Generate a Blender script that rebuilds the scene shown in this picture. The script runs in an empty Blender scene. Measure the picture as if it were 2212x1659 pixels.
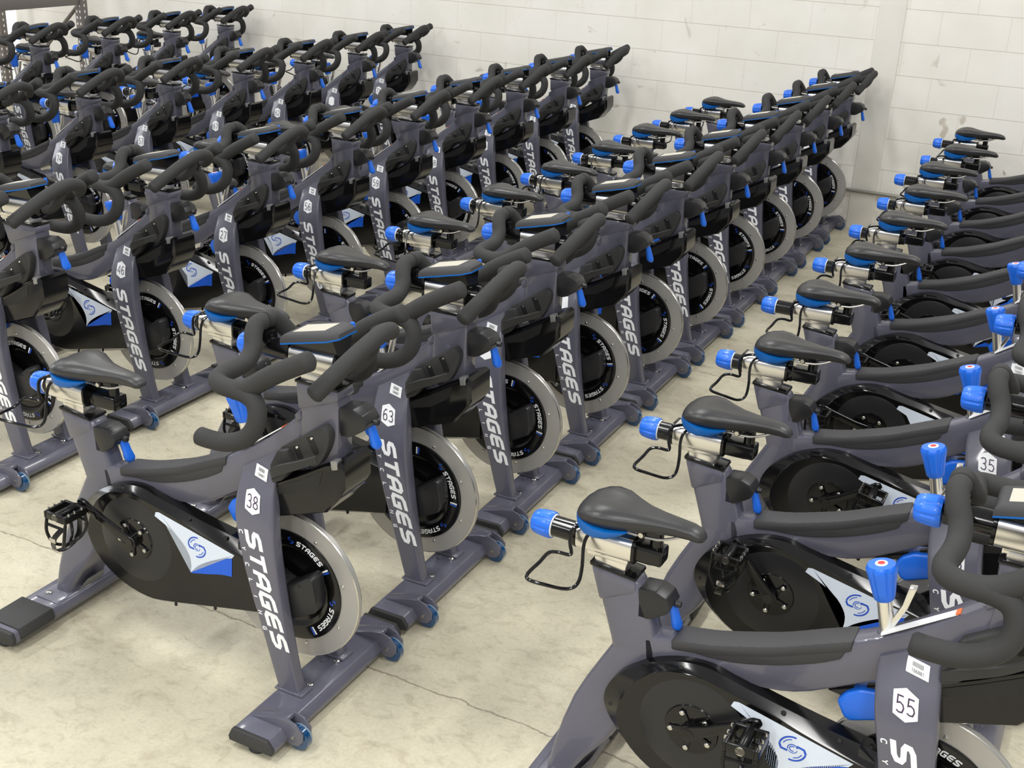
import bpy, bmesh, math, random
from mathutils import Vector, Matrix
random.seed(7)
PI = math.pi
C = bpy.context.scene.collection
sc = bpy.context.scene

# ------------------------------------------------------------------ camera
cd = bpy.data.cameras.new('camera'); cam = bpy.data.objects.new('camera', cd); C.objects.link(cam)
R = [[0.88787, 0.45813, 0.0425], [-0.21208, 0.32555, 0.92143], [-0.4083, 0.82713, -0.3862]]
cam.matrix_world = Matrix(((R[0][0], R[1][0], -R[2][0], 1.5882), (R[0][1], R[1][1], -R[2][1], -2.1398),
                           (R[0][2], R[1][2], -R[2][2], 2.0191), (0, 0, 0, 1)))
cd.sensor_width = 36.0; cd.lens = 2552.98 / 2212 * 36.0; cd.clip_end = 60; cd.clip_start = .05
sc.camera = cam
# ------------------------------------------------------------------ light
w = bpy.data.worlds.new('hall_light'); sc.world = w; w.use_nodes = True
bg = w.node_tree.nodes['Background']; bg.inputs[0].default_value = (.98, .985, 1.0, 1); bg.inputs[1].default_value = .52
def area(name, loc, sx, sy, power, col=(1, .98, .94), rot=(0, 0, 0)):
    l = bpy.data.lights.new(name, 'AREA'); l.shape = 'RECTANGLE'; l.size = sx; l.size_y = sy; l.energy = power; l.color = col
    o = bpy.data.objects.new(name, l); C.objects.link(o); o.location = loc; o.rotation_euler = rot
    return o
for i, (x, y, p) in enumerate([(-7.5, 2.8, 70), (-4.2, 2.8, 80), (-.9, 2.8, 80), (2.4, 2.8, 80), (-4.2, -1.6, 80), (-.9, -1.6, 90), (2.4, -1.6, 90), (5.7, -1.6, 90), (-2.5, -6.0, 150), (.9, -6.0, 150), (4.2, -6.0, 150)]):
    area('ceiling_lamp', (x, y, 4.6), .3, 2.4, p, (1, .99, .965))
area('dock_daylight', (-11.5, 2.0, 2.6), 3.2, 3.2, 130, (.93, .96, 1.0), (0, -PI / 2, 0))
sc.view_settings.view_transform = 'Standard'; sc.view_settings.look = 'None'
sc.view_settings.exposure = 0.0; sc.view_settings.gamma = 1.0; sc.view_settings.use_curve_mapping = False

# ------------------------------------------------------------------ materials
def lin(r, g, b):
    f = lambda c: (c / 255 / 12.92) if c <= 10.3 else ((c / 255 + .055) / 1.055) ** 2.4
    return (f(r), f(g), f(b), 1)
MATS = {}
def mat(name, col, rough=.5, metal=0., coat=0., spec=.5, noise=0, nscale=60, bump=0, trans=0, aniso=0, emit=0):
    m = bpy.data.materials.new(name); m.use_nodes = True; nt = m.node_tree; b = nt.nodes['Principled BSDF']
    b.inputs['Base Color'].default_value = col; b.inputs['Roughness'].default_value = rough; b.inputs['Metallic'].default_value = metal
    b.inputs['Coat Weight'].default_value = coat; b.inputs['Coat Roughness'].default_value = .08; b.inputs['Specular IOR Level'].default_value = spec
    b.inputs['Transmission Weight'].default_value = trans; b.inputs['Anisotropic'].default_value = aniso
    if emit: b.inputs['Emission Color'].default_value = col; b.inputs['Emission Strength'].default_value = emit
    if noise or bump:
        tc = nt.nodes.new('ShaderNodeTexCoord'); n = nt.nodes.new('ShaderNodeTexNoise'); n.inputs['Scale'].default_value = nscale
        n.inputs['Detail'].default_value = 4; nt.links.new(tc.outputs['Object'], n.inputs['Vector'])
        if noise:
            mx = nt.nodes.new('ShaderNodeMixRGB'); mx.blend_type = 'MULTIPLY'; mx.inputs[0].default_value = 1
            mr = nt.nodes.new('ShaderNodeMapRange'); mr.inputs[3].default_value = 1 - noise; mr.inputs[4].default_value = 1 + noise
            nt.links.new(n.outputs[0], mr.inputs[0]); nt.links.new(mr.outputs[0], mx.inputs[2]); mx.inputs[1].default_value = col
            nt.links.new(mx.outputs[0], b.inputs['Base Color'])
        if bump:
            bp = nt.nodes.new('ShaderNodeBump'); bp.inputs['Strength'].default_value = bump; bp.inputs['Distance'].default_value = .002
            nt.links.new(n.outputs[0], bp.inputs['Height']); nt.links.new(bp.outputs[0], b.inputs['Normal'])
    MATS[name] = m; return m
PAINT = mat('slate_paint', lin(88, 88, 101), .30, .0, .5, noise=.05, nscale=400)
FOAM = mat('foam_grip', lin(50, 50, 50), .75, spec=.35, noise=.12, nscale=900, bump=.25)
RUBBER = mat('black_rubber', lin(52, 52, 52), .6, spec=.4, noise=.1, nscale=500, bump=.15)
PAD = mat('charcoal_pad', lin(58, 58, 60), .6, spec=.4, noise=.06, nscale=500, bump=.1)
GLOSS = mat('gloss_black', lin(13, 13, 14), .14, spec=.45)
SATIN = mat('satin_black', lin(30, 30, 32), .36, spec=.5)
DARK = mat('dark_recess', lin(16, 16, 17), .5)
CHROME = mat('chrome', lin(232, 230, 226), .24, 1.0)
STEEL = mat('bolt_steel', lin(205, 203, 198), .22, 1.0)
DISC = mat('machined_disc', lin(178, 176, 172), .42, .45, noise=.03, nscale=300)
EDGE = mat('disc_edge', lin(215, 213, 206), .2, 1.0)
BLUE = mat('blue_plastic', lin(22, 105, 222), .38, coat=.2)
BLUEB = mat('blue_band', lin(0, 96, 178), .42)
LEATHER = mat('saddle_vinyl', lin(44, 44, 45), .36, spec=.5, noise=.05, nscale=500, bump=.08)
WHITE = mat('white_print', lin(238, 240, 242), .45)
STWHITE = mat('sticker_white', lin(214, 224, 238), .4)
STBLUE = mat('sticker_blue', lin(10, 88, 208), .35)
LBLUE = mat('logo_blue', lin(30, 80, 190), .4)
INK = mat('ink', lin(62, 42, 72), .5)
GREYINK = mat('grey_ink', lin(130, 130, 130), .5)
RED = mat('red_button', lin(225, 50, 50), .4)
ORANGE = mat('orange_mark', lin(225, 110, 60), .5)
CASTER = mat('blue_caster', lin(6, 62, 105), .12, coat=.8)
RIMRUB = mat('caster_rim', lin(120, 140, 155), .3)
SCREEN = mat('screen_film', lin(190, 186, 172), .3)
SILVER = mat('silver_plate', lin(150, 150, 150), .35, .6)
PEDALM = mat('pedal_black', lin(20, 20, 20), .28, .3)
CARD = mat('cardboard_brown', lin(92, 58, 40), .8, noise=.1, nscale=20)
YEL = mat('yellow_plastic', lin(225, 205, 70), .5)
RACKM = mat('rack_steel', lin(118, 112, 108), .5, .2)
PIPE = mat('grey_conduit', lin(150, 148, 140), .4, .5)
BOXM = mat('dark_box', lin(40, 38, 40), .6)
PAPER = mat('pale_wrap', lin(215, 195, 195), .6)

def nd(nt, t): return nt.nodes.new('ShaderNode' + t)
def floor_mat():
    m = bpy.data.materials.new('concrete_floor'); m.use_nodes = True; nt = m.node_tree; L = nt.links; b = nt.nodes['Principled BSDF']
    tc = nd(nt, 'TexCoord'); geo = tc.outputs['Object']
    def noise(s, d=6, dist=0, scale3=None, rough=.6):
        n = nd(nt, 'TexNoise'); n.inputs['Scale'].default_value = s; n.inputs['Detail'].default_value = d; n.inputs['Distortion'].default_value = dist
        n.inputs['Roughness'].default_value = rough
        if scale3:
            mp = nd(nt, 'Mapping'); mp.inputs['Scale'].default_value = scale3; mp.inputs['Rotation'].default_value = (0, 0, .5); L.new(geo, mp.inputs[0]); L.new(mp.outputs[0], n.inputs['Vector'])
        else: L.new(geo, n.inputs['Vector'])
        return n
    def ramp(src, stops):
        r = nd(nt, 'ValToRGB'); L.new(src, r.inputs[0]); e = r.color_ramp.elements
        while len(e) < len(stops): e.new(.5)
        for el, (p, c) in zip(e, stops): el.position = p; el.color = c
        return r
    n1 = noise(2.2, 10, .6); n2 = noise(16, 12, .8, (1, 1.5, 1), .7); n3 = noise(90, 4)
    c1 = ramp(n1.outputs[0], [(.3, lin(172, 166, 146)), (.5, lin(193, 186, 163)), (.72, lin(206, 200, 179))])
    c2 = ramp(n2.outputs[0], [(.28, (.62, .6, .56, 1)), (.5, (1, 1, 1, 1)), (.78, (1.0, 1.0, 1.0, 1))])
    c3 = ramp(n3.outputs[0], [(.3, (.86, .86, .85, 1)), (.6, (1, 1, 1, 1))])
    m1 = nd(nt, 'MixRGB'); m1.blend_type = 'MULTIPLY'; m1.inputs[0].default_value = .75; L.new(c1.outputs[0], m1.inputs[1]); L.new(c2.outputs[0], m1.inputs[2])
    m2 = nd(nt, 'MixRGB'); m2.blend_type = 'MULTIPLY'; m2.inputs[0].default_value = .8; L.new(m1.outputs[0], m2.inputs[1]); L.new(c3.outputs[0], m2.inputs[2])
    # joints in the slab: lines along x, a little wavy
    sx = nd(nt, 'SeparateXYZ'); L.new(geo, sx.inputs[0]); nw = noise(9, 6, 1.0)
    def math_(op, a, bb):
        q = nd(nt, 'Math'); q.operation = op
        for i, v in enumerate((a, bb)):
            if v is None: continue
            if isinstance(v, (int, float)): q.inputs[i].default_value = v
            else: L.new(v, q.inputs[i])
        return q.outputs[0]
    wob = math_('MULTIPLY', math_('SUBTRACT', nw.outputs[0], .5), .05)
    yy = math_('ADD', sx.outputs[1], wob)
    last = m2.outputs[0]
    for y0 in (.146, 2.79):
        d = math_('ABSOLUTE', math_('SUBTRACT', yy, y0), None)
        mr = nd(nt, 'MapRange'); L.new(d, mr.inputs[0]); mr.inputs[1].default_value = .0012; mr.inputs[2].default_value = .0045; mr.inputs[3].default_value = .65; mr.inputs[4].default_value = 0
        mm = nd(nt, 'MixRGB'); L.new(mr.outputs[0], mm.inputs[0]); L.new(last, mm.inputs[1]); mm.inputs[2].default_value = lin(96, 80, 62); last = mm.outputs[0]
    # dark scuffs
    n4 = noise(5, 9, 1.2, (1, 1.4, 1)); r4 = ramp(n4.outputs[0], [(.60, (0, 0, 0, 1)), (.78, (1, 1, 1, 1))])
    m4 = nd(nt, 'MixRGB'); L.new(math_('MULTIPLY', r4.outputs[0], .45), m4.inputs[0]); L.new(last, m4.inputs[1]); m4.inputs[2].default_value = lin(120, 104, 84)
    n5 = noise(3.3, 9, 3.0); r5 = ramp(n5.outputs[0], [(.70, (0, 0, 0, 1)), (.74, (1, 1, 1, 1))])
    m5 = nd(nt, 'MixRGB'); L.new(math_('MULTIPLY', r5.outputs[0], .35), m5.inputs[0]); L.new(m4.outputs[0], m5.inputs[1]); m5.inputs[2].default_value = lin(222, 214, 194)
    L.new(m5.outputs[0], b.inputs['Base Color']); b.inputs['Roughness'].default_value = .52
    bp = nd(nt, 'Bump'); bp.inputs['Strength'].default_value = .25; bp.inputs['Distance'].default_value = .003; L.new(n3.outputs[0], bp.inputs['Height']); L.new(bp.outputs[0], b.inputs['Normal'])
    return m
def wall_mat():
    m = bpy.data.materials.new('painted_block_wall'); m.use_nodes = True; nt = m.node_tree; L = nt.links; b = nt.nodes['Principled BSDF']
    tc = nd(nt, 'TexCoord'); sx = nd(nt, 'SeparateXYZ'); L.new(tc.outputs['Object'], sx.inputs[0])
    cb = nd(nt, 'CombineXYZ')
    ax = nd(nt, 'Math'); ax.operation = 'ADD'; ax.inputs[1].default_value = 2.972 + .2032 + .4064 * 40; L.new(sx.outputs[0], ax.inputs[0])
    az = nd(nt, 'Math'); az.operation = 'ADD'; az.inputs[1].default_value = .2032 * 21 - .0055; L.new(sx.outputs[2], az.inputs[0])
    L.new(ax.outputs[0], cb.inputs[0]); L.new(az.outputs[0], cb.inputs[1])
    br = nd(nt, 'TexBrick'); L.new(cb.outputs[0], br.inputs[0]); br.inputs['Scale'].default_value = 1
    br.inputs['Brick Width'].default_value = .4064; br.inputs['Row Height'].default_value = .2032; br.inputs['Mortar Size'].default_value = .0035
    br.inputs['Mortar Smooth'].default_value = .4; br.inputs['Color1'].default_value = (1, 1, 1, 1); br.inputs['Color2'].default_value = (.985, .985, .985, 1); br.inputs['Mortar'].default_value = (.80, .775, .73, 1)
    def noise(s, d=6, dist=0, sc3=None):
        n = nd(nt, 'TexNoise'); n.inputs['Scale'].default_value = s; n.inputs['Detail'].default_value = d; n.inputs['Distortion'].default_value = dist
        if sc3:
            mp = nd(nt, 'Mapping'); mp.inputs['Scale'].default_value = sc3; L.new(tc.outputs['Object'], mp.inputs[0]); L.new(mp.outputs[0], n.inputs['Vector'])
        else: L.new(tc.outputs['Object'], n.inputs['Vector'])
        return n
    def rmp(src, a, c, v0=0., v1=1.):
        r = nd(nt, 'MapRange'); L.new(src, r.inputs[0]); r.inputs[1].default_value = a; r.inputs[2].default_value = c; r.inputs[3].default_value = v0; r.inputs[4].default_value = v1; return r.outputs[0]
    base = nd(nt, 'MixRGB'); base.inputs[1].default_value = lin(241, 238, 230); base.inputs[2].default_value = lin(231, 228, 217); L.new(rmp(noise(2.5, 8).outputs[0], .4, .7), base.inputs[0])
    fr = nd(nt, 'Math'); fr.operation = 'WRAP'; L.new(az.outputs[0], fr.inputs[0]); fr.inputs[1].default_value = .2032; fr.inputs[2].default_value = 0
    ab = nd(nt, 'Math'); ab.operation = 'PINGPONG'; L.new(fr.outputs[0], ab.inputs[0]); ab.inputs[1].default_value = .1016
    mu = nd(nt, 'MixRGB'); mu.blend_type = 'MULTIPLY'; L.new(rmp(ab.outputs[0], .0030, .0060, .95, .38), mu.inputs[0]); L.new(base.outputs[0], mu.inputs[1]); L.new(br.outputs[0], mu.inputs[2])
    # flaked spots, more of them towards the floor
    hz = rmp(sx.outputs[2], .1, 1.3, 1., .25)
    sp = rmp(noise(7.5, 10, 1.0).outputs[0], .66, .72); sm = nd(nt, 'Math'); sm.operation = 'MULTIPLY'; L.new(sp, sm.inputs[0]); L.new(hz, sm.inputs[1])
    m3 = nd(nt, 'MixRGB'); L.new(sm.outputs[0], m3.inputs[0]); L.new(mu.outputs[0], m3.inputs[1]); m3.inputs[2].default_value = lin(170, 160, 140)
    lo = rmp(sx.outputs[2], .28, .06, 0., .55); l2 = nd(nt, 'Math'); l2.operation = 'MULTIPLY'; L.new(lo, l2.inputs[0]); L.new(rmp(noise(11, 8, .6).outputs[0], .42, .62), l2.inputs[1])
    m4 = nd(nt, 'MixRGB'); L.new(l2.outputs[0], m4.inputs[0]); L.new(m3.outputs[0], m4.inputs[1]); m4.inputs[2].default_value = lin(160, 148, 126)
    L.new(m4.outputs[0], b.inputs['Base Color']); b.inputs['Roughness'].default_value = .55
    ad = nd(nt, 'Math'); ad.operation = 'MULTIPLY_ADD'; L.new(noise(70, 6).outputs[0], ad.inputs[0]); ad.inputs[1].default_value = .25
    inv = nd(nt, 'Math'); inv.operation = 'SUBTRACT'; inv.inputs[0].default_value = 1; L.new(br.outputs['Fac'], inv.inputs[1]); L.new(inv.outputs[0], ad.inputs[2])
    bp = nd(nt, 'Bump'); bp.inputs['Strength'].default_value = .35; bp.inputs['Distance'].default_value = .006; L.new(ad.outputs[0], bp.inputs['Height']); L.new(bp.outputs[0], b.inputs['Normal'])
    return m
def pil_mat():
    return mat('painted_column', lin(236, 233, 224), .55, noise=.06, nscale=5, bump=.2)

# ------------------------------------------------------------------ mesh helpers
def link(name, bm, m, parent=None, sharp=32, loc=None):
    bmesh.ops.recalc_face_normals(bm, faces=bm.faces[:])
    me = bpy.data.meshes.new(name); bm.to_mesh(me); bm.free()
    for mm in (m if isinstance(m, (list, tuple)) else [m]): me.materials.append(mm)
    for p in me.polygons: p.use_smooth = True
    me.set_sharp_from_angle(angle=math.radians(sharp))
    o = bpy.data.objects.new(name, me); C.objects.link(o)
    if parent is not None: o.parent = parent
    if loc: o.location = loc
    return o
def new(): return bmesh.new()
def join_in(bm, tmp, mi=0):
    mp = {}
    for v in tmp.verts: mp[v] = bm.verts.new(v.co)
    for f in tmp.faces:
        try:
            nf = bm.faces.new([mp[v] for v in f.verts]); nf.material_index = mi
        except ValueError: pass
    tmp.free()
def bevel(t, off, seg=2):
    if off > 0: bmesh.ops.bevel(t, geom=t.edges[:], offset=off, offset_type='OFFSET', segments=seg, profile=.5, affect='EDGES', clamp_overlap=True)
def box(bm, c, s, bev=.003, rot=None, mi=0, seg=2):
    t = new(); bmesh.ops.create_cube(t, size=1)
    for v in t.verts: v.co = Vector((v.co.x * s[0], v.co.y * s[1], v.co.z * s[2]))
    bevel(t, bev, seg)
    for v in t.verts:
        if rot: v.co = rot @ v.co
        v.co = v.co + Vector(c)
    join_in(bm, t, mi)
def prism(bm, pts, y0, y1, bev=.004, axis=1, mi=0, seg=2):
    t = new()
    def P(a, b, y): return (a, y, b) if axis == 1 else ((y, a, b) if axis == 0 else (a, b, y))
    lo = [t.verts.new(P(a, b, y0)) for a, b in pts]; hi = [t.verts.new(P(a, b, y1)) for a, b in pts]; n = len(pts)
    t.faces.new(lo); t.faces.new(hi[::-1])
    for i in range(n): t.faces.new((lo[i], lo[(i + 1) % n], hi[(i + 1) % n], hi[i]))
    bmesh.ops.recalc_face_normals(t, faces=t.faces[:])
    bevel(t, bev, seg); join_in(bm, t, mi)
def smooth(pts, n=6):
    P = [Vector(p) for p in pts]; out = []
    for i in range(len(P) - 1):
        p0 = P[max(i - 1, 0)]; p1 = P[i]; p2 = P[i + 1]; p3 = P[min(i + 2, len(P) - 1)]
        for k in range(n):
            t = k / n; out.append(.5 * ((2 * p1) + (-p0 + p2) * t + (2 * p0 - 5 * p1 + 4 * p2 - p3) * t * t + (-p0 + 3 * p1 - 3 * p2 + p3) * t ** 3))
    out.append(P[-1]); return out
def tube(bm, pts, r, seg=16, n=6, mi=0, cap=True, rfun=None):
    path = smooth(pts, n) if n > 1 else [Vector(p) for p in pts]
    T = [(path[min(i + 1, len(path) - 1)] - path[max(i - 1, 0)]).normalized() for i in range(len(path))]
    ref = Vector((0, 0, 1)) if abs(T[0].z) < .9 else Vector((0, 1, 0)); U = (ref - T[0] * ref.dot(T[0])).normalized()
    rings = []; L = len(path) - 1
    def ring(c, U, V, rr): return [bm.verts.new(c + (U * math.cos(a) + V * math.sin(a)) * rr) for a in [2 * PI * k / seg for k in range(seg)]]
    for i, p in enumerate(path):
        U = (U - T[i] * U.dot(T[i])).normalized(); V = T[i].cross(U); rr = rfun(i / L) if rfun else r
        if i == 0 and cap:
            rings.append(ring(p - T[i] * rr * .0, U, V, rr * .72)); rings.append(ring(p + T[i] * rr * .28, U, V, rr))
        elif i == L and cap:
            rings.append(ring(p - T[i] * rr * .28, U, V, rr)); rings.append(ring(p, U, V, rr * .72))
        else: rings.append(ring(p, U, V, rr))
    for a, b in zip(rings, rings[1:]):
        for k in range(seg): bm.faces.new((a[k], a[(k + 1) % seg], b[(k + 1) % seg], b[k])).material_index = mi
    bm.faces.new(rings[0][::-1]).material_index = mi; bm.faces.new(rings[-1]).material_index = mi
def lathe(bm, prof, c, axis, seg=28, mi=0, close=True):
    """prof: list of (distance along the axis, radius)"""
    A = Vector(axis).normalized(); ref = Vector((0, 0, 1)) if abs(A.z) < .9 else Vector((1, 0, 0)); U = (ref - A * ref.dot(A)).normalized(); V = A.cross(U); c = Vector(c)
    rings = [[bm.verts.new(c + A * h + (U * math.cos(2 * PI * k / seg) + V * math.sin(2 * PI * k / seg)) * r) for k in range(seg)] for h, r in prof]
    for a, b in zip(rings, rings[1:]):
        for k in range(seg): bm.faces.new((a[k], a[(k + 1) % seg], b[(k + 1) % seg], b[k])).material_index = mi
    if close:
        bm.faces.new(rings[0][::-1]).material_index = mi; bm.faces.new(rings[-1]).material_index = mi
def ring_pts(c, hu, hv, U, V, r, k=3):
    out = []
    r = min(r, hu * .98, hv * .98)
    for sx, sy, a0 in ((1, 1, 0), (-1, 1, PI / 2), (-1, -1, PI), (1, -1, 1.5 * PI)):
        for i in range(k + 1):
            a = a0 + PI / 2 * i / k
            out.append(c + U * (sx * (hu - r) + r * math.cos(a)) + V * (sy * (hv - r) + r * math.sin(a)))
    return out
def loft(bm, rings, mi=0, cap=True):
    R_ = [[bm.verts.new(p) for p in ring] for ring in rings]; n = len(R_[0])
    for a, b in zip(R_, R_[1:]):
        for k in range(n): bm.faces.new((a[k], a[(k + 1) % n], b[(k + 1) % n], b[k])).material_index = mi
    if cap: bm.faces.new(R_[0][::-1]).material_index = mi; bm.faces.new(R_[-1]).material_index = mi
def ip(tab, z):
    """piecewise-linear table lookup; tab rows are (z, a, b, ...) in falling z"""
    if z >= tab[0][0]: return tab[0][1:]
    for p, q in zip(tab, tab[1:]):
        if p[0] >= z >= q[0]:
            t = (p[0] - z) / (p[0] - q[0]); return tuple(a + (b - a) * t for a, b in zip(p[1:], q[1:]))
    return tab[-1][1:]
def polyface(bm, pts, mi=0):
    return bm.faces.new([bm.verts.new(p) for p in pts])
def slab(bm, pts2, f, th=.0006, mi=0):
    """flat shape in (a,b), mapped through f(a,b,h) and given a small thickness"""
    t = new(); n = len(pts2); lo = [t.verts.new(f(a, b, 0)) for a, b in pts2]; hi = [t.verts.new(f(a, b, th)) for a, b in pts2]
    t.faces.new(lo); t.faces.new(hi[::-1])
    for i in range(n): t.faces.new((lo[i], lo[(i + 1) % n], hi[(i + 1) % n], hi[i]))
    bmesh.ops.triangulate(t, faces=[q for q in t.faces if len(q.verts) > 4]); join_in(bm, t, mi)
def ribbon(pts, w):
    """mitred stroke outline of an open polyline"""
    P = [Vector((a, b)) for a, b in pts]; Lf = []; Rt = []
    for i, p in enumerate(P):
        d0 = (p - P[i - 1]).normalized() if i else None; d1 = (P[i + 1] - p).normalized() if i < len(P) - 1 else None
        d = ((d0 or d1) + (d1 or d0)); d = d.normalized(); nrm = Vector((-d.y, d.x)); k = w / 2 / max(.5, abs(nrm.dot(Vector((-(d0 or d1).y, (d0 or d1).x)))))
        Lf.append(p + nrm * k); Rt.append(p - nrm * k)
    return [[(Lf[i].x, Lf[i].y), (Lf[i + 1].x, Lf[i + 1].y), (Rt[i + 1].x, Rt[i + 1].y), (Rt[i].x, Rt[i].y)] for i in range(len(P) - 1)]
GL = {'S': [[(1, 1), (.3, 1), (.06, .88), (.06, .66), (.25, .53), (.75, .47), (.94, .34), (.94, .12), (.7, 0), (0, 0)]],
      'T': [[(-.05, 1), (1.05, 1)], [(.5, 1), (.5, -.1)]],
      'A': [[(.06, -.1), (.06, .75), (.3, 1), (.75, 1), (.94, .85), (.94, -.1)], [(.06, .38), (.94, .38)]],
      'G': [[(1, 1), (.3, 1), (.06, .85), (.06, .15), (.3, 0), (.94, 0), (.94, .46), (.5, .46)]],
      'E': [[(1, 1), (.3, 1), (.06, .85), (.06, .15), (.3, 0), (1, 0)], [(.06, .5), (.95, .5)]],
      'C': [[(.95, .85), (.7, 1), (.3, 1), (.06, .75), (.06, .25), (.3, 0), (.7, 0), (.95, .15)]],
      'Y': [[(0, 1), (.5, .5), (1, 1)], [(.5, .5), (.5, 0)]], 'L': [[(.1, 1), (.1, 0), (.95, 0)]], 'I': [[(.5, 1), (.5, 0)]],
      'N': [[(.06, 0), (.06, 1), (.94, 0), (.94, 1)]],
      '0': [[(.5, 1), (.15, .85), (.06, .5), (.15, .15), (.5, 0), (.85, .15), (.94, .5), (.85, .85), (.5, 1)]],
      '1': [[(.2, .8), (.6, 1), (.6, 0)]], '2': [[(.06, .8), (.3, 1), (.7, 1), (.92, .8), (.88, .55), (.06, 0), (.98, 0)]],
      '3': [[(.06, .88), (.35, 1), (.7, 1), (.9, .8), (.8, .58), (.45, .52), (.8, .46), (.95, .25), (.75, 0), (.3, 0), (.03, .12)]],
      '4': [[(.75, 0), (.75, 1), (.02, .3), (1, .3)]], '5': [[(.9, 1), (.2, 1), (.14, .55), (.5, .62), (.85, .5), (.95, .28), (.75, .02), (.35, 0), (.05, .1)]],
      '6': [[(.85, .95), (.5, 1), (.15, .75), (.06, .35), (.2, .05), (.5, 0), (.85, .1), (.94, .32), (.8, .56), (.5, .6), (.12, .42)]],
      '7': [[(.02, 1), (.98, 1), (.4, 0)]], '8': [[(.5, .52), (.15, .65), (.15, .88), (.5, 1), (.85, .88), (.85, .65), (.5, .52), (.08, .38), (.08, .12), (.5, 0), (.92, .12), (.92, .38), (.5, .52)]],
      '9': [[(.15, .05), (.5, 0), (.85, .25), (.94, .65), (.8, .95), (.5, 1), (.15, .9), (.06, .68), (.2, .44), (.5, .4), (.88, .58)]]}
def write(bm, text, f, wd, ht, gap, stroke, slant=0, th=.0006, mi=0):
    """letters along a (width wd each) with height ht; stroke in the same units"""
    a0 = 0
    for ch in text:
        for st in GL[ch]:
            pts = [(a0 + x * wd + slant * (y - .5) * ht, y * ht) for x, y in st]
            for q in ribbon(pts, stroke): slab(bm, q, f, th, mi)
        a0 += wd + gap

def thing(name, label, cat, loc=(0, 0, 0), rz=0, group=None):
    o = bpy.data.objects.new(name, None); C.objects.link(o); o.location = loc; o.rotation_euler = (0, 0, rz); o.empty_display_size = .1
    o['label'] = label; o['category'] = cat
    if group: o['group'] = group
    return o
def tag(o, label, cat, group=None):
    o['label'] = label; o['category'] = cat
    if group: o['group'] = group
    return o
def struct(name, bm, m):
    o = link(name, bm, m); o['kind'] = 'structure'; return o

# ------------------------------------------------------------------ room
WY = 5.89
b = new(); box(b, (-2, 1.0, -.05), (26, 9.98, .1), 0); b2 = struct('floor', b, floor_mat())
WM = wall_mat()
b = new(); box(b, (-2, WY + .1, 2.45), (26, .2, 5.0), 0); struct('wall_back', b, WM)
b = new(); box(b, (.178, WY, 2.45), (.166, .02, 4.98), .003); struct('trim_1', b, pil_mat())
# ------------------------------------------------------------------ bike
bike = thing('spin_bike', 'spin bike', 'exercise bike')
# -- frame: seat tube, rear leg, top tube and head tube welded into one
b = new()
prism(b, [(-.843, .641), (-.812, .548), (-.782, .457), (-.77, .40), (-.66, .40), (-.668, .47), (-.698, .56), (-.733, .632)], -.03, .03, .013, seg=3)
prism(b, [(-.846, .643), (-.818, .556), (-.73, .603), (-.737, .634)], -.0335, .0335, .01)
rows_ = [(.455, -.778, -.69, .030), (.40, -.806, -.695, .032), (.34, -.836, -.705, .035), (.28, -.862, -.722, .040), (.21, -.882, -.757, .050), (.14, -.896, -.808, .062), (.09, -.902, -.838, .070), (.055, -.906, -.850, .074)]
loft(b, [ring_pts(Vector(((x0 + x1) / 2, 0, z)), (x1 - x0) / 2, hy, Vector((1, 0, 0)), Vector((0, 1, 0)), .016) for z, x0, x1, hy in rows_])
up = smooth([(-.71, .5, 0), (-.637, .517, 0), (-.56, .53, 0), (-.489, .552, 0), (-.41, .58, 0), (-.335, .615, 0), (-.26, .65, 0), (-.187, .694, 0), (-.11, .752, 0), (-.02, .832, 0)], 3)
lo = smooth([(-.02, .70, 0), (-.07, .65, 0), (-.15, .605, 0), (-.233, .556, 0), (-.329, .497, 0), (-.39, .474, 0), (-.446, .465, 0), (-.52, .455, 0), (-.62, .44, 0), (-.70, .42, 0)], 2)
prism(b, [(p.x, p.y) for p in up] + [(p.x, p.y) for p in lo], -.030, .030, .010)
prism(b, [(-.029, .905), (.084, .905), (.089, .87), (.086, .68), (.0, .68), (-.03, .705), (-.026, .83)], -.032, .032, .010)
prism(b, [(-.034, .912), (.088, .912), (.092, .886), (-.029, .838)], -.0355, .0355, .008)
prism(b, [(-.042, .822), (-.024, .838), (-.020, .815), (-.036, .802)], -.0325, .0325, .004)
link('frame', b, PAINT, bike, 40)
b = new()  # collars where the posts slide in
prism(b, [(-.848, .650), (-.738, .640), (-.735, .632), (-.845, .641)], -.034, .034, .003)
link('seat_collar', b, GLOSS, bike)
b = new(); prism(b, [(-.036, .918), (.09, .918), (.09, .910), (-.036, .910)], -.036, .036, .003)
link('bar_collar', b, GLOSS, bike)
# -- pad on the top tube
b = new()
pu = smooth([(-.64, .5185, 0), (-.56, .534, 0), (-.489, .556, 0), (-.41, .584, 0), (-.335, .619, 0), (-.262, .652, 0)], 3)
pl = smooth([(-.28, .60, 0), (-.33, .57, 0), (-.41, .535, 0), (-.50, .508, 0), (-.58, .50, 0), (-.642, .503, 0)], 3)
prism(b, [(p.x, p.y) for p in pu] + [(p.x, p.y) for p in pl], -.0335, .0335, .006)
prism(b, [(p.x, p.y + .0015) for p in pu] + [(p.x, p.y - .028) for p in pu[::-1]], -.0355, .0355, .008)
link('top_tube_pad', b, PAD, bike, 40)
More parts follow.
